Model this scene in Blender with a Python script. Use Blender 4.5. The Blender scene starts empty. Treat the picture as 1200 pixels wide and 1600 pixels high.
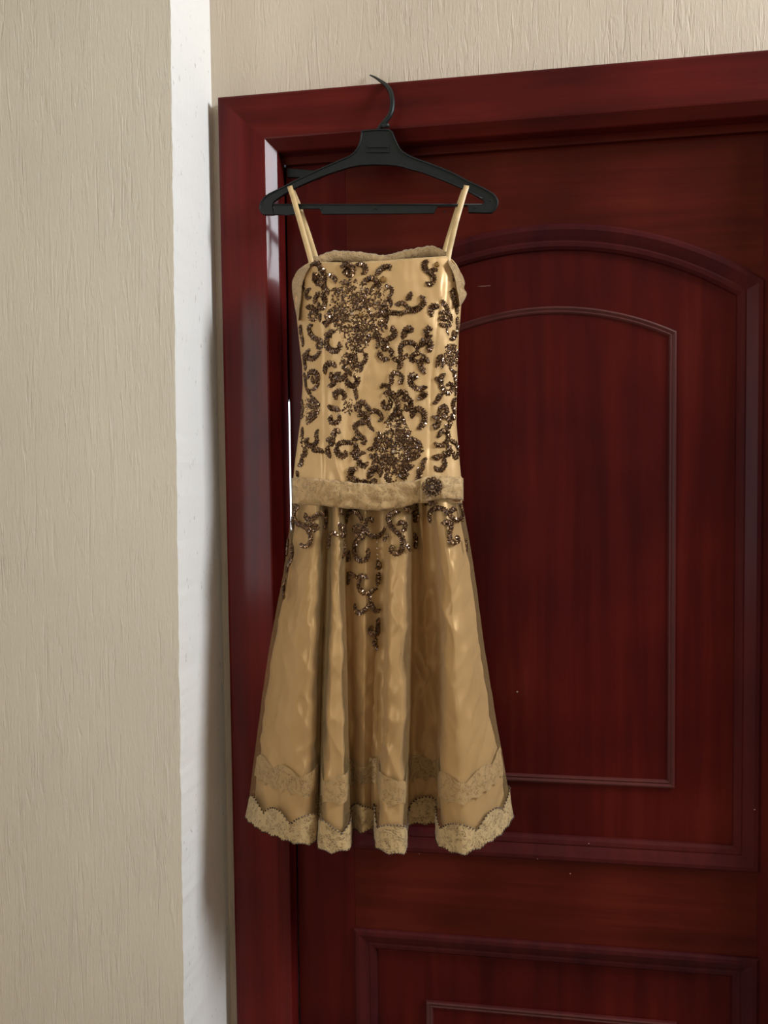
import bpy, bmesh, math, random
import numpy as np
from mathutils import Vector, Matrix, noise
from mathutils.bvhtree import BVHTree

random.seed(7)
scene = bpy.context.scene
COL = scene.collection

# ------------------------------------------------------------------ camera
F = 1290.0
CAM = Vector((0.0, -1.55, 1.42))
PITCH, YAW, ROLL = math.radians(-2.64), math.radians(8.97), math.radians(0.68)
_Rz = Matrix.Rotation(YAW, 3, 'Z'); _Rx = Matrix.Rotation(PITCH, 3, 'X'); _Ry = Matrix.Rotation(ROLL, 3, 'Y')
RM = _Rz @ _Rx @ _Ry
RIGHT, FWD, UP = RM @ Vector((1, 0, 0)), RM @ Vector((0, 1, 0)), RM @ Vector((0, 0, 1))
cam_data = bpy.data.cameras.new('camera'); cam = bpy.data.objects.new('camera', cam_data); COL.objects.link(cam)
cam_data.sensor_fit = 'VERTICAL'; cam_data.sensor_height = 36.0; cam_data.lens = F / 1600.0 * 36.0
cam_data.clip_start = 0.02
cam.matrix_world = Matrix(((RIGHT.x, UP.x, -FWD.x, CAM.x), (RIGHT.y, UP.y, -FWD.y, CAM.y), (RIGHT.z, UP.z, -FWD.z, CAM.z), (0, 0, 0, 1)))
scene.camera = cam

# ------------------------------------------------------------------ world, lights, exposure
world = bpy.data.worlds.new('world'); scene.world = world; world.use_nodes = True
world.node_tree.nodes['Background'].inputs[0].default_value = (0.80, 0.90, 1.0, 1)
world.node_tree.nodes['Background'].inputs[1].default_value = 3.0

def area(name, loc, target, sx, sy, power, col):
    d = bpy.data.lights.new(name, 'AREA'); d.shape = 'RECTANGLE'; d.size = sx; d.size_y = sy
    d.energy = power; d.color = col
    o = bpy.data.objects.new(name, d); COL.objects.link(o); o.location = loc
    o.rotation_euler = (Vector(target) - Vector(loc)).to_track_quat('-Z', 'Y').to_euler()
    return o
WIN_X = 2.60                                  # inner face of the right wall
area('daylight_window', (WIN_X + 0.06, -0.92, 2.98), (0.0, -0.80, 1.7), 0.74, 0.96, 112, (0.90, 0.95, 1.0))
area('side_fill_light', (-1.40, -2.35, 1.55), (0.0, -0.1, 1.35), 1.25, 1.45, 11.5, (1.0, 0.96, 0.90))  # added fill from the unseen left rear, brightens left wall and dress
scene.cycles.max_bounces = 8; scene.cycles.diffuse_bounces = 4; scene.cycles.glossy_bounces = 3
scene.cycles.transparent_max_bounces = 16; scene.cycles.caustics_reflective = False; scene.cycles.caustics_refractive = False
scene.view_settings.view_transform = 'Standard'; scene.view_settings.look = 'None'
scene.view_settings.gamma = 1.0; scene.view_settings.use_curve_mapping = False
scene.view_settings.exposure = 0.0

# ------------------------------------------------------------------ helpers
def P(u, v, Y):
    """point on the vertical plane y = Y seen at photo position (u, v)"""
    d = FWD + RIGHT * ((u - 600.0) / F) + UP * ((800.0 - v) / F)
    return CAM + d * ((Y - CAM.y) / d.y)
def Q(u, z, Y):
    """point at height z and depth Y that lies in the photo column u"""
    n = RIGHT - FWD * ((u - 600.0) / F)
    return Vector((CAM.x - (n.y * (Y - CAM.y) + n.z * (z - CAM.z)) / n.x, Y, z))
def interp(x, xs, ys):
    return float(np.interp(x, xs, ys))
def mesh_obj(name, verts, faces, mat, parent=None, smooth=True):
    me = bpy.data.meshes.new(name); me.from_pydata([tuple(v) for v in verts], [], faces); me.update()
    if smooth:
        me.polygons.foreach_set('use_smooth', [True] * len(me.polygons))
    me.materials.append(mat)
    o = bpy.data.objects.new(name, me); COL.objects.link(o)
    if parent is not None: o.parent = parent
    return o
def tag(o, label=None, cat=None, group=None, kind=None):
    if label: o['label'] = label
    if cat: o['category'] = cat
    if group: o['group'] = group
    if kind: o['kind'] = kind
    return o
def empty(name, loc):
    o = bpy.data.objects.new(name, None); COL.objects.link(o); o.empty_display_size = 0.05
    return o                                   # stays at the origin so that parts keep world coordinates
def box_vf(x0, x1, y0, y1, z0, z1, V, Fc):
    b = len(V)
    V += [(x0, y0, z0), (x1, y0, z0), (x1, y1, z0), (x0, y1, z0), (x0, y0, z1), (x1, y0, z1), (x1, y1, z1), (x0, y1, z1)]
    Fc += [tuple(b + i for i in f) for f in ((0, 3, 2, 1), (4, 5, 6, 7), (0, 1, 5, 4), (1, 2, 6, 5), (2, 3, 7, 6), (3, 0, 4, 7))]
def boxes(name, lst, mat, parent=None, bevel=0.0):
    V, Fc = [], []
    for b in lst: box_vf(*b, V, Fc)
    o = mesh_obj(name, V, Fc, mat, parent, smooth=False)
    if bevel:
        m = o.modifiers.new('bevel', 'BEVEL'); m.width = bevel; m.segments = 2
    return o
def grid_faces(nr, nc, wrap=False):
    f = []
    for i in range(nr - 1):
        for j in range(nc if wrap else nc - 1):
            k = (j + 1) % nc
            f.append((i * nc + j, i * nc + k, (i + 1) * nc + k, (i + 1) * nc + j))
    return f
def solidify(o, t, off=0.0):
    m = o.modifiers.new('thickness', 'SOLIDIFY'); m.thickness = t; m.offset = off
    return o

# ------------------------------------------------------------------ materials
def new_mat(name):
    m = bpy.data.materials.new(name); m.use_nodes = True
    nt = m.node_tree; b = nt.nodes['Principled BSDF']
    return m, nt, b
def node(nt, t, **kw):
    n = nt.nodes.new(t)
    for k, v in kw.items(): setattr(n, k, v)
    return n
def coords(nt, scale, out='Object'):
    tc = node(nt, 'ShaderNodeTexCoord'); mp = node(nt, 'ShaderNodeMapping'); mp.inputs['Scale'].default_value = scale
    nt.links.new(tc.outputs[out], mp.inputs['Vector']); return mp.outputs['Vector']
def noise_tex(nt, vec, scale, detail=4, rough=0.55, dist=0.0):
    n = node(nt, 'ShaderNodeTexNoise'); n.inputs['Scale'].default_value = scale; n.inputs['Detail'].default_value = detail
    n.inputs['Roughness'].default_value = rough; n.inputs['Distortion'].default_value = dist
    nt.links.new(vec, n.inputs['Vector']); return n.outputs['Fac']
def ramp(nt, fac, stops):
    r = node(nt, 'ShaderNodeValToRGB'); e = r.color_ramp.elements
    while len(e) < len(stops): e.new(0.5)
    for el, (p, c) in zip(e, stops):
        el.position = p; el.color = (c[0], c[1], c[2], 1) if not isinstance(c, float) else (c, c, c, 1)
    nt.links.new(fac, r.inputs['Fac']); return r.outputs['Color']
def math_n(nt, op, a, b):
    m = node(nt, 'ShaderNodeMath', operation=op)
    for i, s in enumerate((a, b)):
        if isinstance(s, (int, float)): m.inputs[i].default_value = s
        else: nt.links.new(s, m.inputs[i])
    return m.outputs[0]
def bump(nt, h, strength, dist, bsdf, sock='Normal'):
    b = node(nt, 'ShaderNodeBump'); b.inputs['Strength'].default_value = strength; b.inputs['Distance'].default_value = dist
    nt.links.new(h, b.inputs['Height']); nt.links.new(b.outputs['Normal'], bsdf.inputs[sock])

def plaster(name, c1, c2, relief=0.0035):
    """trowelled plaster with long vertical drags"""
    m, nt, b = new_mat(name)
    big = noise_tex(nt, coords(nt, (1, 1, 0.6)), 3.0, 3)
    nt.links.new(ramp(nt, big, [(0.3, c1), (0.7, c2)]), b.inputs['Base Color'])
    b.inputs['Roughness'].default_value = 0.75; b.inputs['Specular IOR Level'].default_value = 0.25
    def layer(sx, sz, dist, lo, hi, seedscale):
        d_ = noise_tex(nt, coords(nt, (sx, sx, sz)), 1.0, 3, 0.55, dist)
        g_ = ramp(nt, d_, [(lo, 0.0), (lo + 0.13, 0.5), (hi - 0.10, 0.5), (hi, 0.95)])
        k_ = ramp(nt, noise_tex(nt, coords(nt, (seedscale, seedscale, seedscale * 0.3)), 1.0, 3), [(0.40, 0.08), (0.60, 1.0)])
        return math_n(nt, 'MULTIPLY', math_n(nt, 'SUBTRACT', g_, 0.5), k_)
    a_ = layer(80, 5.6, 1.2, 0.27, 0.69, 10.0)
    b_ = layer(150, 15, 0.9, 0.30, 0.68, 14.0)
    fine = noise_tex(nt, coords(nt, (200, 200, 44)), 1.0, 4, 0.7, 0.6)
    h = math_n(nt, 'ADD', math_n(nt, 'ADD', a_, math_n(nt, 'MULTIPLY', b_, 0.7)), math_n(nt, 'MULTIPLY', fine, 0.26))
    bump(nt, h, 0.8, relief, b)
    return m
M_wall = plaster('beige_plaster', (0.60, 0.55, 0.455), (0.67, 0.61, 0.50), 0.0034)
M_wall_top = plaster('pink_beige_plaster', (0.56, 0.475, 0.375), (0.62, 0.53, 0.42), 0.0038)

def white_paint():
    m, nt, b = new_mat('white_painted_plaster')
    pit = noise_tex(nt, coords(nt, (150, 150, 45)), 1.0, 3, 0.65)
    dark = ramp(nt, pit, [(0.27, (0.33, 0.31, 0.27)), (0.335, (0.80, 0.785, 0.75))])
    nt.links.new(dark, b.inputs['Base Color']); b.inputs['Roughness'].default_value = 0.6
    bump(nt, noise_tex(nt, coords(nt, (120, 120, 30)), 1.0, 4), 0.5, 0.002, b)
    return m
M_white = white_paint()

def wood(name, grain, c1, c2, c3, rough=0.30, coat=0.08):
    """dark red varnished wood; grain = axis along which the fibres run"""
    m, nt, b = new_mat(name)
    sc = {'z': (34, 34, 1.6), 'x': (1.6, 34, 34)}[grain]
    g = noise_tex(nt, coords(nt, sc), 1.0, 6, 0.62, 0.4)
    blot = noise_tex(nt, coords(nt, (1, 1, 1)), 3.4, 3, 0.5)
    mix = math_n(nt, 'ADD', math_n(nt, 'MULTIPLY', g, 0.45), math_n(nt, 'MULTIPLY', blot, 0.55))
    nt.links.new(ramp(nt, mix, [(0.36, c1), (0.52, c2), (0.68, c3)]), b.inputs['Base Color'])
    b.inputs['Roughness'].default_value = rough + 0.1
    b.inputs['Specular IOR Level'].default_value = 0.05
    b.inputs['Coat Weight'].default_value = coat; b.inputs['Coat Roughness'].default_value = rough * 0.5
    f = noise_tex(nt, coords(nt, tuple(s * 7 for s in sc)), 1.0, 2)
    bump(nt, f, 0.12, 0.0008, b)
    return m
C1, C2, C3 = (0.036, 0.0027, 0.0029), (0.065, 0.0050, 0.0042), (0.102, 0.0108, 0.0062)
M_wood_v = wood('red_wood_upright_grain', 'z', C1, C2, C3)
M_wood_h = wood('red_wood_level_grain', 'x', (0.038, 0.0040, 0.0030), (0.072, 0.0085, 0.0047), (0.110, 0.0160, 0.0070))
M_wood_m = wood('red_wood_molding', 'z', (0.036, 0.006, 0.008), (0.058, 0.009, 0.009), (0.085, 0.012, 0.010), 0.36, 0.05)
M_wood_b = wood('red_wood_bead', 'z', (0.050, 0.010, 0.011), (0.075, 0.014, 0.013), (0.10, 0.018, 0.016), 0.34, 0.6)
M_casing = wood('red_wood_casing', 'z', (0.046, 0.0044, 0.0050), (0.098, 0.0078, 0.0072), (0.145, 0.013, 0.010), 0.26, 0.20)
M_casing_h = wood('red_wood_head_casing', 'x', (0.046, 0.0060, 0.0058), (0.088, 0.0095, 0.0074), (0.135, 0.017, 0.0110))

def plain(name, col, rough=0.5, metallic=0.0, spec=0.5):
    m, nt, b = new_mat(name)
    n = noise_tex(nt, coords(nt, (1, 1, 1)), 60.0, 3)
    nt.links.new(ramp(nt, n, [(0.3, tuple(c * 0.88 for c in col)), (0.7, tuple(min(1, c * 1.1) for c in col))]), b.inputs['Base Color'])
    b.inputs['Roughness'].default_value = rough; b.inputs['Metallic'].default_value = metallic; b.inputs['Specular IOR Level'].default_value = spec
    return m
M_black = plain('black_plastic', (0.006, 0.0085, 0.0088), 0.46, 0.0, 0.3)
M_floor = plain('floor_tile', (0.32, 0.24, 0.17), 0.45)
M_ceil = plain('ceiling_paint', (0.74, 0.70, 0.62), 0.8)
M_room = plain('room_paint', (0.54, 0.47, 0.37), 0.8)
M_right = plain('darkened_room_paint', (0.17, 0.125, 0.09), 0.8)  # right wall darkened to weaken its reflection and bounce on the casing
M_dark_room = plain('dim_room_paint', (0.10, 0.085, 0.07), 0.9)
M_winframe = plain('window_frame_paint', (0.5, 0.48, 0.44), 0.5)

def satin():
    m, nt, b = new_mat('gold_satin')
    n = noise_tex(nt, coords(nt, (1, 1, 0.5)), 9.0, 3)
    nt.links.new(ramp(nt, n, [(0.3, (0.52, 0.325, 0.140)), (0.7, (0.62, 0.40, 0.185))]), b.inputs['Base Color'])
    b.inputs['Roughness'].default_value = 0.37; b.inputs['Specular IOR Level'].default_value = 0.6
    b.inputs['Specular Tint'].default_value = (1.0, 0.82, 0.58, 1)
    b.inputs['Metallic'].default_value = 0.18
    b.inputs['Sheen Weight'].default_value = 0.15
    f = noise_tex(nt, coords(nt, (900, 900, 1400)), 1.0, 1)
    bump(nt, f, 0.10, 0.0005, b)
    return m
M_satin = satin()

def tulle():
    m, nt, b = new_mat('sheer_tulle')
    out = nt.nodes['Material Output']; nt.nodes.remove(b)
    tr = node(nt, 'ShaderNodeBsdfTransparent'); tr.inputs[0].default_value = (0.97, 0.95, 0.92, 1)
    df = node(nt, 'ShaderNodeBsdfDiffuse'); df.inputs[0].default_value = (0.56, 0.40, 0.20, 1)
    tl = node(nt, 'ShaderNodeBsdfTranslucent'); tl.inputs[0].default_value = (0.50, 0.36, 0.18, 1)
    mx = node(nt, 'ShaderNodeMixShader'); mx.inputs[0].default_value = 0.4
    nt.links.new(df.outputs[0], mx.inputs[1]); nt.links.new(tl.outputs[0], mx.inputs[2])
    m2 = node(nt, 'ShaderNodeMixShader'); m2.inputs[0].default_value = 0.25
    nt.links.new(tr.outputs[0], m2.inputs[1]); nt.links.new(mx.outputs[0], m2.inputs[2])
    nt.links.new(m2.outputs[0], out.inputs[0])
    return m
M_tulle = tulle()

def lace(name, c1, c2, holes=True):
    m, nt, b = new_mat(name)
    v = node(nt, 'ShaderNodeTexVoronoi', feature='DISTANCE_TO_EDGE'); v.inputs['Scale'].default_value = 210.0
    nt.links.new(coords(nt, (1, 1, 1)), v.inputs['Vector'])
    w = noise_tex(nt, coords(nt, (1, 1, 1)), 75.0, 4, 0.6, 1.4)
    thread = ramp(nt, v.outputs['Distance'], [(0.02, 1.0), (0.16, 0.0)])
    motif = ramp(nt, w, [(0.42, 0.0), (0.56, 1.0)])
    h = math_n(nt, 'MAXIMUM', math_n(nt, 'MULTIPLY', thread, 0.75), motif)
    nt.links.new(ramp(nt, h, [(0.1, c1), (0.8, c2)]), b.inputs['Base Color'])
    b.inputs['Roughness'].default_value = 0.6; b.inputs['Specular IOR Level'].default_value = 0.4; b.inputs['Sheen Weight'].default_value = 0.2
    bump(nt, h, 0.7, 0.0012, b)
    if holes:
        nt.links.new(ramp(nt, h, [(0.02, 0.80), (0.35, 1.0)]), b.inputs['Alpha'])
    return m
M_lace = lace('gold_lace', (0.29, 0.19, 0.078), (0.47, 0.325, 0.148))
M_trim = lace('gold_lace_trim', (0.32, 0.20, 0.085), (0.47, 0.32, 0.15))
M_facing = lace('facing_lace', (0.28, 0.175, 0.072), (0.43, 0.28, 0.125), False)
M_lace_belt = lace('gold_lace_band', (0.33, 0.205, 0.082), (0.48, 0.31, 0.135), False)
M_lining = lace('lining_lace', (0.30, 0.185, 0.08), (0.44, 0.29, 0.135), False)
M_strap = plain('strap_satin', (0.60, 0.42, 0.20), 0.45)
M_seam = plain('seam_thread', (0.30, 0.17, 0.06), 0.6)

def bead_mat():
    m, nt, b = new_mat('bronze_beads')
    wn = node(nt, 'ShaderNodeTexWhiteNoise', noise_dimensions='3D')
    sn = node(nt, 'ShaderNodeVectorMath', operation='SNAP'); sn.inputs[1].default_value = (0.0018, 0.0018, 0.0018)
    nt.links.new(coords(nt, (1, 1, 1)), sn.inputs[0]); nt.links.new(sn.outputs[0], wn.inputs['Vector'])
    nt.links.new(ramp(nt, wn.outputs['Value'], [(0.0, (0.030, 0.012, 0.005)), (0.6, (0.095, 0.043, 0.017)), (0.88, (0.24, 0.125, 0.050)), (1.0, (0.52, 0.34, 0.17))]), b.inputs['Base Color'])
    b.inputs['Metallic'].default_value = 0.72; b.inputs['Roughness'].default_value = 0.24
    b.inputs['Coat Weight'].default_value = 0.5; b.inputs['Coat Roughness'].default_value = 0.05
    return m
M_bead = bead_mat()
M_darkbronze = plain('dark_bronze', (0.05, 0.024, 0.012), 0.5, 0.3)
M_gem = plain('amber_gem', (0.34, 0.19, 0.06), 0.08, 0.55, 0.8)
M_pearl = plain('pale_bronze_stone', (0.55, 0.42, 0.30), 0.10, 0.8, 0.8)

# ------------------------------------------------------------------ setting : door wall, pier, room
Y_CAS = -0.030                                  # front of the casing
Y_LEAF = 0.030                                  # front of the stiles
# casing edges
cas_o = Q(351, 1.42, Y_CAS).x                   # outer edge of the left casing
cas_i = Q(423, 1.42, Y_CAS).x                   # inner edge
z_ct = P(760, 114, Y_CAS).z                     # top of the head casing
z_ci = P(760, 190, Y_CAS).z                     # underside of the head casing
CH = 0.018
leaf_l = cas_i + CH + 0.0015 + 0.0034
leaf_w = 0.915
leaf_r = leaf_l + leaf_w
leaf_t = z_ci - CH - 0.006
cas_ri = leaf_r + 0.0015 + 0.0030 + CH; cas_ro = cas_ri + (cas_i - cas_o)
# pier on the left
x_ret = Q(343, 1.42, 0.0).x
ZTOP = 3.8
def ret_edge(z):                                # front corner of the pier, a little out of plumb and hand-trowelled
    v = (z - 1.42)
    return x_ret + 0.0105 * v + 0.0016 * noise.noise((0, 3.1, z * 17)) + 0.0009 * noise.noise((0, 7.7, z * 70))
_e = None
lo, hi = -0.5, -0.01
for _ in range(50):                             # depth at which the return's front corner is seen at column 276
    mid = (lo + hi) / 2
    if Q(276, 1.42, mid).x < x_ret: hi = mid
    else: lo = mid
Y_PIER = (lo + hi) / 2

X_LEFT = -1.35; Y_REAR = -3.3
NZ = 700
zs = [i * ZTOP / NZ for i in range(NZ + 1)]
# front of the pier
V = []; xs = [0.0, 0.25, 0.5, 0.75, 0.97, 1.0]
for z in zs:
    for a in xs: V.append((X_LEFT + (ret_edge(z) - X_LEFT) * a, Y_PIER, z))
o = mesh_obj('wall_left', V, grid_faces(len(zs), len(xs)), M_wall, smooth=False); tag(o, 'beige wall with vertically dragged plaster beside the white corner strip', kind='structure')
V = []
for z in zs:
    for a in (0.0, 0.02, 0.3, 0.6, 1.0): V.append((ret_edge(z) + (x_ret - ret_edge(z)) * a, Y_PIER * (1 - a), z))
o = mesh_obj('wall_return', V, grid_faces(len(zs), 5), M_white, smooth=False); tag(o, 'narrow white painted return of the wall between left wall and door casing', kind='structure')
# door wall
open_l, open_r, open_t = cas_i - 0.030, cas_ri + 0.030, z_ci + 0.030
o = boxes('wall_back', [(x_ret, open_l, 0.0, 0.10, 0, ZTOP), (open_l, open_r, 0.0, 0.10, open_t, ZTOP), (open_r, WIN_X, 0.0, 0.10, 0, ZTOP)], M_wall_top)
tag(o, 'pinkish beige dragged plaster wall around and above the red door', kind='structure')
# rest of the room
WY0, WY1, WZ0, WZ1 = -1.42, -0.42, 2.38, 3.58    # window in the right wall
o = boxes('wall_right', [(WIN_X, WIN_X + 0.15, Y_REAR, WY0, 0, ZTOP), (WIN_X, WIN_X + 0.15, WY1, 0.10, 0, ZTOP), (WIN_X, WIN_X + 0.15, WY0, WY1, 0, WZ0), (WIN_X, WIN_X + 0.15, WY0, WY1, WZ1, ZTOP)], M_right)
tag(o, 'wall toned brown to cut its reflection, with the daylight window to the right of the door', kind='structure')
o = boxes('wall_front', [(X_LEFT, WIN_X, Y_REAR - 0.1, Y_REAR, 0, ZTOP)], M_room)
tag(o, 'beige wall facing the door across the room', kind='structure')
SY0, SY1, SZ0, SZ1 = -3.10, -1.60, 0.75, 2.35    # unseen opening added for the fill light, behind the viewer's left shoulder
o = boxes('wall_side', [(X_LEFT - 0.1, X_LEFT, Y_REAR, SY0, 0, ZTOP), (X_LEFT - 0.1, X_LEFT, SY1, Y_PIER, 0, ZTOP), (X_LEFT - 0.1, X_LEFT, SY0, SY1, 0, SZ0), (X_LEFT - 0.1, X_LEFT, SY0, SY1, SZ1, ZTOP)], M_room); tag(o, 'beige side wall at the far left of the room', kind='structure')
o = boxes('floor', [(X_LEFT - 0.1, WIN_X + 0.15, Y_REAR - 0.1, 1.7, -0.06, 0.0)], M_floor); tag(o, 'tan floor of the room below the door', kind='structure')
o = boxes('ceiling', [(X_LEFT - 0.1, WIN_X + 0.15, Y_REAR - 0.1, 1.7, ZTOP, ZTOP + 0.06)], M_ceil); tag(o, 'pale ceiling above the door wall', kind='structure')
fr = []
for a, b_, c, d in ((WY0, WY1, WZ0, WZ0 + 0.05), (WY0, WY1, WZ1 - 0.05, WZ1), (WY0, WY0 + 0.05, WZ0 + 0.05, WZ1 - 0.05), (WY1 - 0.05, WY1, WZ0 + 0.05, WZ1 - 0.05)):
    fr.append((WIN_X + 0.08, WIN_X + 0.13, a, b_, c, d))
o = boxes('window_1', fr, M_winframe); tag(o, 'plain window frame in the right wall', kind='structure')
fr = []
for a, b_, c, d in ((SY0, SY1, SZ0, SZ0 + 0.05), (SY0, SY1, SZ1 - 0.05, SZ1), (SY0, SY0 + 0.05, SZ0 + 0.05, SZ1 - 0.05), (SY1 - 0.05, SY1, SZ0 + 0.05, SZ1 - 0.05)):
    fr.append((X_LEFT - 0.09, X_LEFT - 0.02, a, b_, c, d))
o = boxes('fill_window_frame', fr, M_winframe); tag(o, 'plain frame of the added fill-light window in the side wall at the left', kind='structure')
# dim room beyond the door, with a window that shows through the gap beside the leaf
gx = leaf_l - 0.0015
def beyond(v):                                  # where the sight line through the gap at photo row v reaches the far wall
    p = Vector((leaf_l - 0.0015, Y_LEAF, P(456, v, Y_LEAF).z))
    d = p - CAM; return CAM + d * ((1.6 - CAM.y) / d.y)
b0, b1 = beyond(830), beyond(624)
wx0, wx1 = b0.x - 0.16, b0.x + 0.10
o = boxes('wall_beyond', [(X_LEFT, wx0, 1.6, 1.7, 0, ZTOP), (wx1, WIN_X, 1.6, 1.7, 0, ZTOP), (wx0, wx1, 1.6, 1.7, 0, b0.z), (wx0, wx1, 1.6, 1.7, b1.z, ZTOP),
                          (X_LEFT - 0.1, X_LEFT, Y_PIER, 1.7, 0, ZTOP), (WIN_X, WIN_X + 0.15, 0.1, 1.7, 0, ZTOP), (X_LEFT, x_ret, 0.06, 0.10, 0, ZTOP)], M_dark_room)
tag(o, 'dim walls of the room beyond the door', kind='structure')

# ------------------------------------------------------------------ casing (mitred at the corner)
R_ = 0.006
prof = [(0.0, 0.0), (0.0, Y_CAS + R_), (0.0018, Y_CAS + 0.0018), (R_, Y_CAS)]
cw = cas_i - cas_o
prof += [(cw - 0.003, Y_CAS), (cw, Y_CAS + 0.0008), (cw + CH, Y_CAS + CH), (cw + CH + 0.0015, Y_CAS + CH + 0.003), (cw + CH + 0.0015, 0.034), (cw - 0.030, 0.034)]
zc_l = z_ct
def casing_side(name, flip, label):
    V = []
    for z_top in (False, True):
        for dx, y in prof:
            x = cas_o + dx if not flip else cas_ro - dx
            V.append((x, y, (z_ct - dx * (z_ct - z_ci) / cw) if z_top else 0.0))
    n = len(prof); Fc = [(j, j + 1, n + j + 1, n + j) for j in range(n - 1)] + [(n - 1, 0, n, 2 * n - 1)]
    if flip: Fc = [f[::-1] for f in Fc]
    o = mesh_obj(name, V, Fc, M_casing, smooth=False); tag(o, label, kind='structure'); return o
casing_side('trim_1', False, 'upright red wooden door casing beside the white wall strip')
casing_side('trim_2', True, 'upright red wooden door casing right of the door')
V = []; k = (z_ct - z_ci) / cw; n = len(prof)
for right in (False, True):
    for dz, y in prof:
        V.append((cas_o + dz if not right else cas_ro - dz, y, z_ct - dz * k))
Fc = [(j, n + j, n + j + 1, j + 1) for j in range(n - 1)] + [(n - 1, 2 * n - 1, n, 0)]
o = mesh_obj('trim_3', V, Fc, M_casing_h, smooth=False); tag(o, 'red wooden head casing across the top of the door, hanger hooked over it', kind='structure')

o = boxes('trim_4', [(cas_i + CH + 0.0015, cas_ri - CH - 0.0015, 0.018, 0.0285, z_ci - CH * k - 0.016, z_ci - CH * k - 0.0015)], M_wood_h); tag(o, 'thin dark red stop strip under the head casing', kind='structure')
# ------------------------------------------------------------------ door leaf
door = empty('door_1', (0, 0, 0)); tag(door, 'dark red wooden door with an arched raised panel above a square one', kind='structure')
Y_PAN = Y_LEAF + 0.012                           # recessed ground of the panels
pl = Q(546, 1.42, Y_LEAF).x; pr = Q(1189, 1.42, Y_LEAF).x
z_spring = P(1190, 439, Y_LEAF).z; z_apex = P(884, 352, Y_LEAF).z
z_ub = P(960, 1347, Y_LEAF).z                    # lower edge of the upper panel opening
z_lt = P(800, 1470, Y_LEAF).z                    # upper edge of the lower panel opening
z_lb = 0.09
leaf_b = 0.008
def outline(x0, x1, zb, zspr, zap, nseg=28):
    """closed outline, counter-clockwise seen from the front: bottom-left, bottom-right, arch right to left"""
    pts = [(x0, zb), (x1, zb)]
    if zap - zspr < 1e-4:
        pts += [(x1, zspr), (x0, zspr)]
    else:
        hw = (x1 - x0) / 2; hgt = zap - zspr; r = (hw * hw + hgt * hgt) / (2 * hgt); cz = zap - r; cx = (x0 + x1) / 2
        a = math.asin(hw / r)
        for i in range(nseg + 1):
            t = a - 2 * a * i / nseg
            pts.append((cx + r * math.sin(t), cz + r * math.cos(t)))
    return pts
def inset(pts, d):
    if len(pts) > 4: return inset_arch(pts, d)
    n = len(pts); out = []
    for i in range(n):
        p0, p1, p2 = Vector(pts[i - 1]), Vector(pts[i]), Vector(pts[(i + 1) % n])
        e1 = (p1 - p0).normalized(); e2 = (p2 - p1).normalized()
        n1 = Vector((-e1.y, e1.x)); n2 = Vector((-e2.y, e2.x))
        b = (n1 + n2); b = b / max(1e-6, b.dot(n1)) if b.length > 1e-6 else n1
        out.append(tuple(p1 + b * d))
    return out
def inset_arch(pts, d):
    x0, x1, zb = pts[0][0], pts[1][0], pts[0][1]; zspr = pts[2][1]; zap = max(p[1] for p in pts)
    hw = (x1 - x0) / 2; hgt = zap - zspr; rr = (hw * hw + hgt * hgt) / (2 * hgt); cz = zap - rr
    hw2 = hw - d; r2 = rr - d; sp = cz + math.sqrt(r2 * r2 - hw2 * hw2)
    return outline(x0 + d, x1 - d, zb + d, sp, cz + r2, len(pts) - 3)
def sweep(name, pts, profile, mat, parent, cap=False):
    """profile: list of (inset, y)"""
    V, Fc = [], []; n = len(pts)
    for d, y in profile:
        V += [(x, y, z) for x, z in inset(pts, d)]
    Fc = [(i * n + j, (i + 1) * n + j, (i + 1) * n + (j + 1) % n, i * n + (j + 1) % n) for i in range(len(profile) - 1) for j in range(n)]
    Fc = [f[::-1] for f in Fc]
    if cap: Fc.append(tuple((len(profile) - 1) * n + j for j in range(n)))
    return mesh_obj(name, V, Fc, mat, parent, smooth=False)
# stiles and rails
boxes('stile', [(leaf_l, pl, Y_LEAF, Y_LEAF + 0.032, leaf_b, leaf_t)], M_wood_v, door, 0.0015)
boxes('stile', [(pr, leaf_r, Y_LEAF, Y_LEAF + 0.032, leaf_b, leaf_t)], M_wood_v, door, 0.0015)
boxes('rail', [(pl, pr, Y_LEAF, Y_LEAF + 0.032, z_lt, z_ub)], M_wood_h, door)
boxes('rail', [(pl, pr, Y_LEAF, Y_LEAF + 0.032, leaf_b, z_lb)], M_wood_h, door)
arch = outline(pl, pr, z_ub, z_spring, z_apex)
tp = [(x, z) for x, z in arch[2:]]                # arch points right -> left
V, Fc = [], []
for y in (Y_LEAF, Y_LEAF + 0.032):
    V += [(x, y, z) for x, z in tp] + [(x, y, leaf_t) for x, z in tp]
m_ = len(tp)
for j in range(m_ - 1):
    Fc += [(j, m_ + j, m_ + j + 1, j + 1)[::-1], (2 * m_ + j, 2 * m_ + j + 1, 3 * m_ + j + 1, 3 * m_ + j)[::-1], (j, j + 1, 2 * m_ + j + 1, 2 * m_ + j)[::-1]]
mesh_obj('rail', V, Fc, M_wood_h, door, smooth=False)
low = outline(pl, pr, z_lb, z_lt, z_lt)
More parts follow.
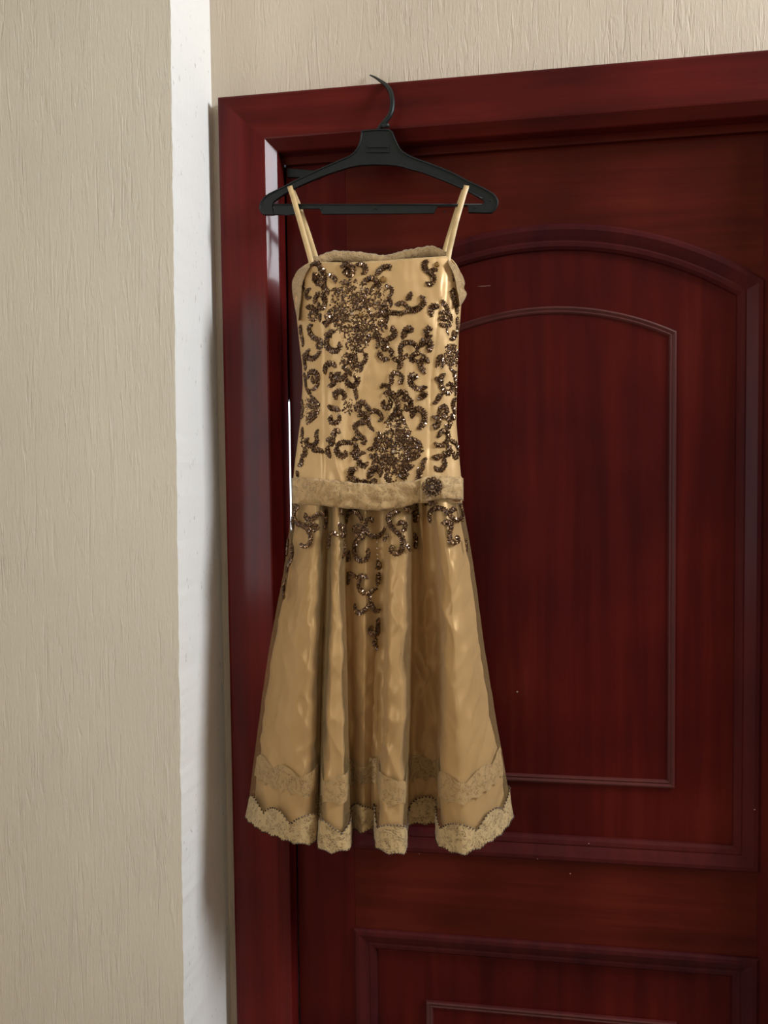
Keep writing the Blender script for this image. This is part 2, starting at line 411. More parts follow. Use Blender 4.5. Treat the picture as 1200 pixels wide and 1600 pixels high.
for pts, fi in ((arch, 0.146), (low, 0.140)):
    sweep('molding', pts, [(-0.004, Y_LEAF + 0.001), (-0.003, Y_LEAF - 0.004), (0.001, Y_LEAF - 0.007), (0.008, Y_LEAF - 0.0075), (0.018, Y_LEAF - 0.003), (0.026, Y_LEAF + 0.0015), (0.029, Y_LEAF + 0.0005), (0.036, Y_LEAF + 0.002), (0.041, Y_LEAF + 0.007), (0.0425, Y_PAN + 0.001)], M_wood_m, door)
    sweep('panel', pts, [(0.040, Y_PAN), (fi + 0.001, Y_PAN - 0.002)], M_wood_v, door)
    sweep('panel_bead', pts, [(fi - 0.001, Y_PAN - 0.001), (fi, Y_PAN - 0.0075), (fi + 0.003, Y_PAN - 0.009), (fi + 0.0055, Y_PAN - 0.0075), (fi + 0.007, Y_PAN - 0.0065), (fi + 0.0095, Y_PAN - 0.008), (fi + 0.012, Y_PAN - 0.0065), (fi + 0.0145, Y_PAN - 0.0030)], M_wood_b, door)
    sweep('raised_field', pts, [(fi + 0.013, Y_PAN - 0.0030), (fi + 0.014, Y_PAN - 0.0038)], M_wood_v, door, cap=True)
    sweep('panel_back', pts, [(-0.02, Y_LEAF + 0.033), (0.001, Y_LEAF + 0.0325)], M_wood_v, door, cap=True)

# ------------------------------------------------------------------ clothes hanger
Y_H = -0.056
def zc(pts):                                      # zoomed crop position -> photo position
    return [(380 + x / 2.857, 100 + y / 2.857) for x, y in pts]
hanger = empty('clothes_hanger', (0, 0, 0)); tag(hanger, 'black plastic clothes hanger hooked over the door casing, carrying the gold dress', 'hanger')
def plate(name, pts, y0, y1, mat, parent, bevel=0.0012):
    bm = bmesh.new()
    vs = [bm.verts.new(P(u, v, y0)) for u, v in pts]
    f = bm.faces.new(vs)
    r = bmesh.ops.extrude_face_region(bm, geom=[f])
    bmesh.ops.translate(bm, vec=(0, y1 - y0, 0), verts=[e for e in r['geom'] if isinstance(e, bmesh.types.BMVert)])
    bmesh.ops.recalc_face_normals(bm, faces=bm.faces)
    bmesh.ops.triangulate(bm, faces=[f for f in bm.faces if len(f.verts) > 4])
    me = bpy.data.meshes.new(name); bm.to_mesh(me); bm.free(); me.materials.append(mat)
    o = bpy.data.objects.new(name, me); COL.objects.link(o); o.parent = parent
    return o
upper = [(530, 300), (595, 294), (655, 295), (668, 318), (680, 345), (700, 382), (730, 405), (770, 423), (830, 445), (900, 472), (960, 500), (1000, 522), (1060, 550), (1110, 577), (1130, 598), (1136, 622), (1126, 648), (1108, 664), (1005, 661), (1002, 628), (1062, 630), (1078, 618), (1066, 602), (1020, 576), (980, 556), (900, 520), (800, 482), (740, 466), (690, 452), (600, 446), (520, 450), (470, 460), (400, 482), (330, 507), (230, 552), (165, 590), (135, 612), (128, 632), (135, 672), (92, 672), (74, 648), (80, 617), (100, 592), (125, 576), (175, 552), (220, 528), (300, 490), (370, 458), (430, 432), (475, 412), (500, 392), (515, 368), (524, 340)]
plate('arm_frame', zc(upper), Y_H - 0.004, Y_H + 0.004, M_black, hanger)
# raised rims along the arms
def tube(name, pts, rad, mat, parent, ns=8, closed=False, flat=False, cap=True):
    """tube through 3D points, rad = number or list"""
    n = len(pts); V, Fc = [], []
    up0 = Vector((0, -1, 0))
    for i, p in enumerate(pts):
        a = pts[i - 1] if (i > 0 or closed) else pts[i]; b = pts[(i + 1) % n] if (i < n - 1 or closed) else pts[i]
        t = (b - a); t = t.normalized() if t.length > 1e-9 else Vector((0, 0, 1))
        s = t.cross(up0); s = s.normalized() if s.length > 1e-6 else Vector((1, 0, 0))
        w = s.cross(t).normalized(); r = rad[i] if isinstance(rad, (list, tuple)) else rad
        for k_ in range(ns):
            an = 2 * math.pi * k_ / ns
            V.append(p + s * (r * math.cos(an)) + w * (r * math.sin(an)))
    for i in range(n if closed else n - 1):
        for k_ in range(ns):
            Fc.append((i * ns + k_, i * ns + (k_ + 1) % ns, ((i + 1) % n) * ns + (k_ + 1) % ns, ((i + 1) % n) * ns + k_))
    if cap and not closed:
        Fc.append(tuple(range(ns))[::-1]); Fc.append(tuple((n - 1) * ns + k_ for k_ in range(ns)))
    return mesh_obj(name, V, Fc, mat, parent, smooth=not flat)
def smooth_pts(pts, n):
    """Catmull-Rom resample of tuples to n points, evenly by length"""
    A = np.array(pts, float)
    if len(A) == 2: A = np.vstack([A[0], (A[0] + A[1]) / 2, A[1]])
    E_ = np.vstack([2 * A[0] - A[1], A, 2 * A[-1] - A[-2]]); out = []
    for i in range(1, len(E_) - 2):
        p0, p1, p2, p3 = E_[i - 1:i + 3]
        for t in np.linspace(0, 1, 12, endpoint=False):
            out.append(0.5 * ((2 * p1) + (-p0 + p2) * t + (2 * p0 - 5 * p1 + 4 * p2 - p3) * t * t + (-p0 + 3 * p1 - 3 * p2 + p3) * t ** 3))
    out.append(A[-1]); out = np.array(out)
    L = np.r_[0, np.cumsum(np.linalg.norm(np.diff(out[:, :2], axis=0), axis=1))]
    s = np.linspace(0, L[-1], n)
    return np.array([np.interp(s, L, out[:, c]) for c in range(out.shape[1])]).T
for part in (upper[:18], upper[22:37], upper[39:] + upper[:1]):
    q = smooth_pts(zc(part), 40)
    tube('rim', [P(u, v, Y_H - 0.0045) for u, v in q], 0.0017, M_black, hanger, 6)
bar = [(135, 640), (135, 628), (1000, 627), (1000, 634), (866, 636), (850, 666), (352, 670), (340, 645), (245, 645), (240, 671), (135, 672)]
plate('crossbar', zc(bar), Y_H - 0.0025, Y_H + 0.0025, M_black, hanger)
tube('rim', [P(u, v, Y_H - 0.003) for u, v in zc([(130, 627), (1066, 627)])], 0.0014, M_black, hanger, 6)
plate('slot_rim', zc([(548, 362), (652, 362), (652, 394), (548, 394), (556, 388), (646, 388), (646, 372), (556, 372)]), Y_H - 0.006, Y_H - 0.003, M_black, hanger)
for cx, cy in ((345, 652), (592, 648), (898, 664), (1036, 644), (1104, 614)):
    u, v = zc([(cx, cy)])[0]
    c = P(u, v, Y_H - 0.0042)
    tube('stud', [c, c + Vector((0, 0, 0.0005)), c + Vector((0, 0, 0.0025)), c + Vector((0, 0, 0.003))], [0.0006, 0.0016, 0.0016, 0.0006], M_black, hanger, 8)
hk = zc([(566, 50), (585, 58), (607, 72), (635, 92), (655, 118), (664, 150), (666, 185), (658, 222), (636, 254), (614, 280), (604, 300)])
hy = [-0.004, -0.010, -0.020, -0.034, -0.044, -0.051, -0.055, -0.057, -0.057, -0.057, -0.056]
hq = smooth_pts([(a, b, c) for (a, b), c in zip(hk, hy)], 40)
hpts = [P(a, b, c) for a, b, c in hq]
tube('hook', hpts, [interp(i, [0, 6, 14, 39], [0.0012, 0.0028, 0.0044, 0.0050]) for i in range(40)], M_black, hanger, 8)
ct = P(602, 197, Y_H - 0.004)
tube('collar', [ct + Vector((-0.006, 0, 0)), ct + Vector((0.007, 0, 0.001))], 0.004, M_black, hanger, 8)

# short black bar behind the hanger's left arm, on the door's top corner
o = plate('short_black_bar', [(449, 263), (497, 267), (500, 278), (449, 276)], Y_LEAF - 0.008, Y_LEAF - 0.0005, M_black, None)
tag(o, 'short black bar on the dark top corner of the door behind the hanger', 'bolt')

# ------------------------------------------------------------------ dress
dress = empty('evening_dress', (0, 0, 0)); tag(dress, 'gold satin evening dress with bronze beaded scrolls and lace hem, hanging on the black hanger', 'dress')
Ym = -0.085
def fbm(x, y, z, o=3):
    return noise.fractal((x, y, z), 1.0, 2.0, o)
# --- bodice
eL = ([398, 415, 432, 455, 480, 500, 540, 570, 600, 660, 720, 750, 790], [487, 478, 466, 461, 463, 465, 469, 473, 474, 470, 462, 459, 459])
eR = ([398, 408, 420, 432, 455, 470, 500, 520, 600, 660, 720, 750, 790], [699, 704, 712, 717, 721, 720, 718, 716, 713, 712, 717, 720, 721])
tF = ([459, 464, 470, 478, 487, 540, 600, 650, 697, 706, 713, 722], [446, 432, 422, 414, 409.5, 411, 408, 404, 401, 406, 414, 430])
tB = ([459, 470, 487, 520, 560, 600, 640, 675, 697, 712, 722], [446, 426, 406, 394, 396, 402, 392, 386, 396, 414, 430])
dep = ([400, 440, 500, 600, 700, 760, 800], [0.028, 0.040, 0.046, 0.040, 0.038, 0.042, 0.044])
def bod_front(u, v):
    l, r = interp(v, *eL), interp(v, *eR); s = max(-1.0, min(1.0, (2 * u - l - r) / (r - l)))
    d = interp(v, *dep) * (1 - abs(s) ** 2.6) ** 0.62
    w = 0.0052 * fbm(u * 0.016, v * 0.006, 1.0) + 0.0024 * fbm(u * 0.05, v * 0.02, 5.0)
    w += 0.0055 * math.exp(-((u - 524 - (v - 720) * 0.35) / 7) ** 2) * math.exp(-((v - 728) / 24) ** 2)        # crease above the sash
    w += 0.004 * math.exp(-((u - 688 + (v - 440) * 0.03) / 6) ** 2) * math.exp(-((v - 440) / 34) ** 2)
    w -= 0.004 * math.exp(-((u - 698 + (v - 440) * 0.03) / 5) ** 2) * math.exp(-((v - 440) / 40) ** 2)
    w -= 0.0022 * math.exp(-((u - 508) / 2.4) ** 2) + 0.0022 * math.exp(-((u - interp(v, [470, 610, 745], [686, 673, 671])) / 2.4) ** 2) * (v > 466)
    w *= (1 - abs(s) ** 6)
    return Ym - d - w
NU, NV = 110, 120
def bodice_grid(front):
    V = []
    tt = tF if front else tB
    for i in range(NV + 1):
        t = i / NV
        for j in range(NU + 1):
            s = -math.cos(math.pi * j / NU)
            # follow the edge columns; top edge varies with the column
            v = 440.0
            for _ in range(4):
                l, r = interp(v, *eL), interp(v, *eR); u = (l + r) / 2 + s * (r - l) / 2
                v0 = interp(u, *tt); v = v0 + (786 - v0) * t
            l, r = interp(v, *eL), interp(v, *eR); u = (l + r) / 2 + s * (r - l) / 2
            if front: y = bod_front(u, v)
            else: y = Ym + 0.75 * interp(v, *dep) * (1 - abs(s) ** 2.6) ** 0.62 + 0.002 * fbm(u * 0.02, v * 0.01, 9)
            V.append(P(u, v, y))
    return V
fv = bodice_grid(True); bv = bodice_grid(False)
gf = grid_faces(NV + 1, NU + 1); off = len(fv)
bodice = mesh_obj('bodice', fv, [f[::-1] for f in gf], M_satin, dress)
solidify(bodice, 0.0012, 1.0)
back = mesh_obj('bodice_back', bv, gf, M_lining, dress); solidify(back, 0.0012, 1.0); tag(back, 'inside of the back showing lace lining at the neckline')
bodice_bvh = BVHTree.FromPolygons(fv, gf)
def strip(name, pts, halfw, mat, parent, thick=0.001, lateral=None):
    """flat ribbon along 3D points"""
    V = []; n = len(pts)
    for i, p in enumerate(pts):
        t = (pts[min(i + 1, n - 1)] - pts[max(i - 1, 0)]).normalized()
        s = lateral if lateral is not None else t.cross(Vector((0, -1, 0))).normalized()
        w = halfw[i] if isinstance(halfw, (list, tuple)) else halfw
        V += [p - s * w, p + s * w]
    o = mesh_obj(name, V, grid_faces(n, 2), mat, parent); solidify(o, thick)
    return o
# neckline binding and lining edge
def edge_pts(tt, u0, u1, n, front, dv=0.0, dy=0.0):
    out = []
    for i in range(n):
        u = u0 + (u1 - u0) * i / (n - 1); v = interp(u, *tt)
        if front: y = bod_front(u, v)
        else:
            l, r = interp(v, *eL), interp(v, *eR); s = max(-1, min(1, (2 * u - l - r) / (r - l))); y = Ym + 0.75 * interp(v, *dep) * (1 - abs(s) ** 2.6) ** 0.62
        out.append(P(u, v + dv, y + dy))
    return out
tube('neckline_binding', edge_pts(tF, 470, 714, 70, True, 0.4, -0.0004), 0.0014, M_strap, dress, 6)
lv = edge_pts(tB, 486, 698, 90, False)
V = []
for i, p in enumerate(lv):
    r = 0.0022 * noise.noise((i * 0.35, 0, 0)) + 0.0014 * noise.noise((i * 0.9, 4, 0))
    V += [p + Vector((0, -0.003, -0.016)), p + Vector((0, -0.003 + r, 0.000)), p + Vector((0, 0.002, 0.0035 + r)), p + Vector((0, 0.005, -0.001))]
o = mesh_obj('lining_edge', V, grid_faces(90, 4), M_lining, dress); solidify(o, 0.0008)
# ruffled side facings of the lining
def facing(name, pts, inner):
    """pts: outer edge, inner: inner edge, photo positions from top to bottom"""
    a = smooth_pts(pts, 34); b = smooth_pts(inner, 34); V = []
    for i in range(34):
        for j in range(9):
            t = j / 8; u, v = a[i] * (1 - t) + b[i] * t
            y = Ym + 0.004 - 0.028 * t ** 1.2 + 0.005 * math.sin(i * 0.55 + 4 * t) * (1 - t) * min(1, i / 6) + 0.0025 * noise.noise((i * 0.4, t * 3, 1.0))
            V.append(P(u, v, y))
    o = mesh_obj(name, V, grid_faces(34, 9), M_facing, dress); solidify(o, 0.001); return o
facing('side_facing', [(701, 402), (713, 414), (721, 428), (726, 441), (725, 450), (729, 459), (725, 469), (719, 478)], [(700, 410), (707, 424), (712, 440), (714, 452), (716, 460), (717, 466), (718, 472), (718, 478)])
facing('side_facing', [(484, 410), (472, 417), (463, 426), (457, 440), (457, 455), (460, 475), (465, 500)], [(484, 416), (477, 428), (473, 440), (471, 455), (470, 470), (468, 480), (466, 501)])
# straps, each one loop from the front over the hanger arm to the back
def strap(front, top, backp):
    pts = [P(u, v, y) for u, v, y in front + top + backp]
    q = smooth_pts([tuple(p) for p in pts], 40)
    # evenly by 3D length is not needed: the band is short
    return strip('strap', [Vector(p) for p in q], 0.0050, M_strap, dress, 0.0012, lateral=Vector((1, 0, 0.28)).normalized())
def strap2(pts, lat):
    A = [P(u, v, y) for u, v, y in pts]; out = []
    for i in range(len(A) - 1):
        for t in range(8): out.append(A[i].lerp(A[i + 1], t / 8))
    out.append(A[-1])
    return strip('strap', out, 0.0048, M_strap, dress, 0.0012, lateral=lat)
yf = bod_front(487, 412); yb = Ym + 0.02
strap2([(487.5, 414, yf - 0.0012), (483, 396, yf + 0.006), (470, 350, -0.082), (458, 308, -0.068), (453.5, 294, -0.064), (452.5, 290, -0.058), (453, 290.5, -0.052), (457, 298, -0.047), (467, 322, -0.046), (482, 366, -0.052), (494, 404, yb)], Vector((0.97, 0, 0.22)))
yf = bod_front(699, 404)
strap2([(699.5, 408, yf - 0.0012), (702, 392, yf + 0.006), (713, 345, -0.082), (725, 303, -0.068), (728.5, 293, -0.064), (729, 289, -0.058), (728.5, 289.5, -0.052), (725, 298, -0.047), (714, 330, -0.046), (701, 372, -0.052), (694, 396, yb)], Vector((0.97, 0, -0.22)))
# seams of the bodice panels
for lst in ([(507, 548), (507, 600), (509, 680), (511, 752)], [(686, 474), (682, 510), (674, 600), (672, 660), (671, 750)], [(703, 412), (701, 440), (700, 468)]):
    q = smooth_pts(lst, 50)
    tube('seam', [P(u, v, bod_front(u, v) - 0.0002) for u, v in q], 0.0006, M_seam, bodice, 5)

# --- skirt : folds traced as columns (u at four heights, forward depth at four heights)
TAB = [  # u@790 880 1040 1290     d@790 880 1040 1290
    (457, 446, 419, 387, 0.000, 0.000, 0.000, 0.000),
    (463, 455, 434, 404, 0.022, 0.026, 0.034, 0.038),
    (476, 470, 456, 436, 0.040, 0.048, 0.062, 0.070),
    (492, 488, 481, 470, 0.047, 0.058, 0.078, 0.090),
    (505, 503, 497, 493, 0.040, 0.050, 0.066, 0.076),
    (510, 509, 503, 500, 0.028, 0.030, 0.036, 0.040),
    (511, 509, 503, 498, 0.020, 0.012, 0.004, 0.000),
    (512, 510, 504, 496, 0.024, 0.028, 0.032, 0.034),
    (515, 514, 508, 500, 0.040, 0.054, 0.078, 0.088),
    (525, 526, 524, 521, 0.047, 0.061, 0.084, 0.096),
    (536, 537, 541, 546, 0.042, 0.054, 0.076, 0.086),
    (540, 541, 543, 549, 0.032, 0.032, 0.034, 0.036),
    (544, 545, 546, 549, 0.034, 0.034, 0.034, 0.032),
    (568, 569, 568, 567, 0.044, 0.050, 0.056, 0.056),
    (594, 594, 591, 587, 0.040, 0.040, 0.038, 0.034),
    (599, 599, 593, 585, 0.038, 0.040, 0.036, 0.036),
    (603, 604, 599, 590, 0.044, 0.058, 0.080, 0.090),
    (620, 621, 618, 612, 0.047, 0.063, 0.088, 0.100),
    (637, 638, 638, 633, 0.043, 0.056, 0.080, 0.091),
    (643, 644, 644, 637, 0.034, 0.032, 0.032, 0.034),
    (646, 648, 648, 640, 0.028, 0.016, 0.004, -0.004),
    (656, 660, 664, 660, 0.030, 0.020, 0.010, 0.006),
    (667, 675, 681, 683, 0.030, 0.020, 0.008, 0.004),
    (671, 679, 684, 681, 0.036, 0.036, 0.036, 0.038),
    (676, 685, 690, 688, 0.042, 0.052, 0.066, 0.072),
    (692, 703, 713, 722, 0.044, 0.060, 0.082, 0.094),
    (708, 721, 738, 762, 0.034, 0.044, 0.058, 0.066),
    (718, 732, 752, 788, 0.016, 0.020, 0.026, 0.030),
    (722, 737, 758, 798, 0.000, 0.000, 0.000, 0.000),
]
for fr_, d_ in ((0.90, -0.028), (0.68, -0.036), (0.5, -0.030), (0.32, -0.036), (0.10, -0.028)):
    row = [TAB[0][k] + (TAB[28][k] - TAB[0][k]) * fr_ for k in range(4)]
    TAB.append(tuple(row) + tuple(d_ * f for f in (0.8, 0.9, 1.0, 1.0)))
TAB = np.array(TAB, float)
for r_i in (6, 12, 14, 20, 22):                   # the creases start right under the sash
    TAB[r_i, 4] -= 0.012; TAB[r_i, 5] -= 0.006
LV = [P(600, v, -0.12).z for v in (790, 880, 1040, 1290)]
z_waist = P(590, 780, Ym).z
Z_HEM = P(520, 1327, -0.182).z
def table_at(z):
    zz = np.array(LV)
    x = float(z)
    # piecewise monotone blend between the traced heights, extrapolated at both ends
    out = np.zeros((len(TAB), 2))
    zi = zz[::-1]
    for c in range(2):
        vals = TAB[:, c * 4:c * 4 + 4][:, ::-1]
        for r in range(len(TAB)):
            y = vals[r]; i = int(np.clip(np.searchsorted(zi, x) - 1, 0, 2))
            h = np.diff(zi); dl = np.diff(y) / h
            m = np.array([dl[0], (dl[0] + dl[1]) / 2, (dl[1] + dl[2]) / 2, dl[2]])
            if x < zi[0]: out[r, c] = y[0] + m[0] * (x - zi[0]); continue
            if x > zi[-1]: out[r, c] = y[-1] + m[-1] * (x - zi[-1]); continue
            t = (x - zi[i]) / h[i]
            out[r, c] = (2 * t ** 3 - 3 * t * t + 1) * y[i] + (t ** 3 - 2 * t * t + t) * h[i] * m[i] + (-2 * t ** 3 + 3 * t * t) * y[i + 1] + (t ** 3 - t * t) * h[i] * m[i + 1]
    return out
SUB = 9
def fold(d):                                     # lobes further forward, recesses further back
    return d if d < -0.001 else interp(d, [0.0, 0.010, 0.034, 0.05, 0.11], [-0.012, -0.006, 0.032, 0.052, 0.118])
def loop_at(z, inset_d=0.0):
    """closed loop of points (X, Y) of the skirt at height z"""
    T = table_at(z); pts = []
    pts = np.array([[Q(u, z, Ym - d).x, Ym - d] for u, d in ((a, fold(b)) for a, b in T)]); n = len(pts); out = []
    for i in range(n):
        p0, p1, p2, p3 = pts[i - 1], pts[i], pts[(i + 1) % n], pts[(i + 2) % n]
        # centripetal-like damping keeps the tight folds from overshooting
        for k in range(SUB):
            t = k / SUB
            c = 0.5 * ((2 * p1) + (-p0 + p2) * t + (2 * p0 - 5 * p1 + 4 * p2 - p3) * t * t + (-p0 + 3 * p1 - 3 * p2 + p3) * t ** 3)
            l = p1 + (p2 - p1) * t
            out.append(0.75 * c + 0.25 * l)
    out = np.array(out)
    if inset_d:
        for _ in range(3): out = 0.25 * np.roll(out, 1, 0) + 0.5 * out + 0.25 * np.roll(out, -1, 0)
        tg = np.roll(out, -3, 0) - np.roll(out, 3, 0); tg /= np.linalg.norm(tg, axis=1)[:, None] + 1e-9
        nr = np.stack([-tg[:, 1], tg[:, 0]], 1)                  # inward for this winding
        out = out + nr * inset_d
        for _ in range(2): out = 0.25 * np.roll(out, 1, 0) + 0.5 * out + 0.25 * np.roll(out, -1, 0)
    return out
NC = len(TAB) * SUB
def hem_off(j):
    """the hem rises a little towards the right edge and the back"""
    c = j / SUB
    return interp(c, [0, 4, 9, 14, 17, 22, 25, 28, 31, 34], [0.0, 0.004, -0.004, 0.016, 0.0, 0.006, 0.004, 0.030, 0.022, 0.0])
def skirt(name, z_end, rows, inset_d, mat, wr, parent, z_from=None):
    V = []; z0 = z_waist if z_from is None else z_from
    for i in range(rows + 1):
        t = i / rows; zc_ = z0 + (z_end - z0) * t
        L = loop_at(zc_, inset_d)
        for j in range(NC):
            z = zc_ + hem_off(j) * t if z_from is None else zc_ + hem_off(j)
            x, y = L[j]
            if wr:
                tx, ty = L[(j + 2) % NC] - L[j - 2]; ln = math.hypot(tx, ty) + 1e-9; nx, ny = ty / ln, -tx / ln
                g = min(1, t * 5)
                fx = x * 1.0
                w = wr * (0.9 * fbm(fx * 16, zc_ * 5, 3.0 + j * 0.004, 2)
                          + 0.75 * (1 - abs(2 * noise.noise((fx * 24 + zc_ * 9, zc_ * 7, 8.0))) * 2)
                          + 0.35 * (1 - abs(noise.noise((fx * 42 - zc_ * 14, zc_ * 20, 2.0))) * 3)
                          + 0.34 * max(0.0, 1 - abs(noise.noise((fx * 26 + zc_ * 8, zc_ * 9, 5.0))) * 7)
                          - 0.32 * max(0.0, 1 - abs(noise.noise((fx * 30 - zc_ * 9, zc_ * 7, 11.0))) * 6))
                x += nx * w * g; y += ny * w * g
            V.append(Vector((x, y, z)))
    Fc = [f[::-1] for f in grid_faces(rows + 1, NC, True)]
    return V, Fc
Z_SAT = Z_HEM + 0.030
sv, sf = skirt('x', Z_SAT, 190, 0.0095, M_satin, 0.0034, dress)
lining = mesh_obj('skirt_lining', sv, sf, M_satin, dress); tag(lining, 'gold satin underskirt')
tv, tf = skirt('x', Z_HEM + 0.030, 90, 0.0, M_tulle, 0.0005, dress)
overlay = mesh_obj('skirt_overlay', tv, tf, M_tulle, dress); tag(overlay, 'sheer gold tulle overskirt')
skirt_bvh = BVHTree.FromPolygons(tv, tf)
# lace bands with scalloped edges, following a skirt loop
def lace_band(name, z_bot, z_top, inset_d, mat, parent, sc_t, sc_b, per, step_out, beads=True, wr=0.0):
    rows = 9
    Lb = loop_at((z_bot + z_top) / 2, inset_d)
    seg = np.linalg.norm(np.roll(Lb, -1, 0) - Lb, axis=1); S = np.r_[0, np.cumsum(seg)][:NC]
    sub = 2; V = []
    loops = []
    for i in range(rows + 1):
        L = loop_at(z_bot + (z_top - z_bot) * i / rows, inset_d)
        loops.append(L)
    n2 = NC * sub
    for i in range(rows + 1):
        t = i / rows; L = loops[i]
        for j in range(n2):
            a, b = L[j // sub], L[(j // sub + 1) % NC]; f = (j % sub) / sub; p = a * (1 - f) + b * f
            s = S[j // sub] + seg[j // sub] * f
            tx, ty = L[(j // sub + 2) % NC] - L[j // sub - 2]; ln = math.hypot(tx, ty) + 1e-9; nx, ny = ty / ln, -tx / ln
            top = z_top + sc_t * (abs(math.sin(math.pi * s / per)) - 0.5) + 0.003 * noise.noise((s * 30, 1, 0))
            bot = z_bot + sc_b * abs(math.sin(math.pi * s / (per * 0.36))) + 0.003 * noise.noise((s * 22, 6, 0))
            z = bot + (top - bot) * t + hem_off(j / sub)
            o_ = step_out + 0.0015 * noise.noise((s * 60, z * 60, 3))
            V.append(Vector((p[0] + nx * o_, p[1] + ny * o_, z)))
    Fc = [f[::-1] for f in grid_faces(rows + 1, n2, True)]
    o = mesh_obj(name, V, Fc, mat, parent)
    if beads:
        BV, BF = [], []; last = {0: -1.0, 1: -1.0}
        for row, key in ((rows, 0), (0, 1)):
            prev = None
            for j in range(n2):
                p = V[row * n2 + j]
                if j // sub > 28 * SUB + 4: continue
                if prev is None or (p - prev).length > (0.0052 if key == 0 else 0.0046):
                    prev = p; b = len(BV); r = 0.0019; q = p + Vector((0, -0.0012, -0.0006 if key == 0 else 0.0008))
                    BV += [q + Vector(d) * r for d in ((1, 0, 0), (-1, 0, 0), (0, 1, 0), (0, -1, 0), (0, 0, 1), (0, 0, -1))]
                    BF += [(b + a_, b + c_, b + d_) for a_, c_, d_ in ((0, 3, 4), (3, 1, 4), (1, 2, 4), (2, 0, 4), (3, 0, 5), (1, 3, 5), (2, 1, 5), (0, 2, 5))]
        e_ = mesh_obj('bead_edging', BV, BF, M_darkbronze, o, smooth=False); tag(e_, 'tiny bronze beads along the lace edges', kind='stuff')
    return o
lace_band('lace_hem', Z_HEM, Z_HEM + 0.044, 0.0, M_lace, overlay, 0.020, 0.004, 0.075, 0.0012)
lace_band('lace_trim', Z_HEM + 0.080, Z_HEM + 0.124, 0.0095, M_trim, lining, 0.014, 0.008, 0.070, 0.0068, beads=False)

# --- sash at the hip
def sash(name, u0, u1, top, bot, out, seed, n=90):
    V = []; rows = 12
    for i in range(rows + 1):
        t = i / rows
        for j in range(n + 1):
            u = u0 + (u1 - u0) * j / n
            vt = interp(u, *top) + 2.4 * noise.noise((u * 0.10, seed, 0)) + 1.4 * noise.noise((u * 0.35, seed, 2)); vb = interp(u, *bot) + 0.7 * noise.noise((u * 0.06, seed, 5))
            v = vt + (vb - vt) * t
            l, r = 456.5, 723.5; s = max(-1, min(1, (2 * u - l - r) / (r - l)))
            y = Ym - 0.047 * (1 - abs(s) ** 2.6) ** 0.62 - out - 0.0045 * math.sin(math.pi * t) ** 0.6 + 0.0035 * noise.noise((u * 0.06, v * 0.09, seed)) + 0.0020 * noise.noise((u * 0.17, v * 0.26, seed))
            if t < 0.12: y -= 0.0025 * (1 - t / 0.12) * noise.noise((u * 0.2, 9, seed))
            V.append(P(u, v, y))
    o = mesh_obj(name, V, [f[::-1] for f in grid_faces(rows + 1, n + 1)], M_lace_belt, dress); solidify(o, 0.0014); return o
sash_o = sash('sash', 456.5, 661, ([456, 470, 500, 540, 590, 640, 661], [748, 746.5, 749, 753, 757, 752, 749]), ([456, 500, 550, 590, 630, 661], [787, 790, 795, 797.5, 793, 782]), 0.004, 1.0)
sash_e = sash('sash_end', 657, 723.5, ([657, 680, 705, 720, 724], [747, 743, 746, 744, 749]), ([657, 690, 724], [785, 780, 781.5]), 0.009, 4.0, 44)
V = []
for i in range(5):
    for j in range(41):
        u = 456.5 + 267 * j / 40; s = 2 * j / 40 - 1; v = 747 + 36 * i / 4
        V.append(P(u, v, Ym + 0.040 * (1 - abs(s) ** 2.6) ** 0.62))
o = mesh_obj('sash_back', V, grid_faces(5, 41), M_lace_belt, dress); solidify(o, 0.0014)

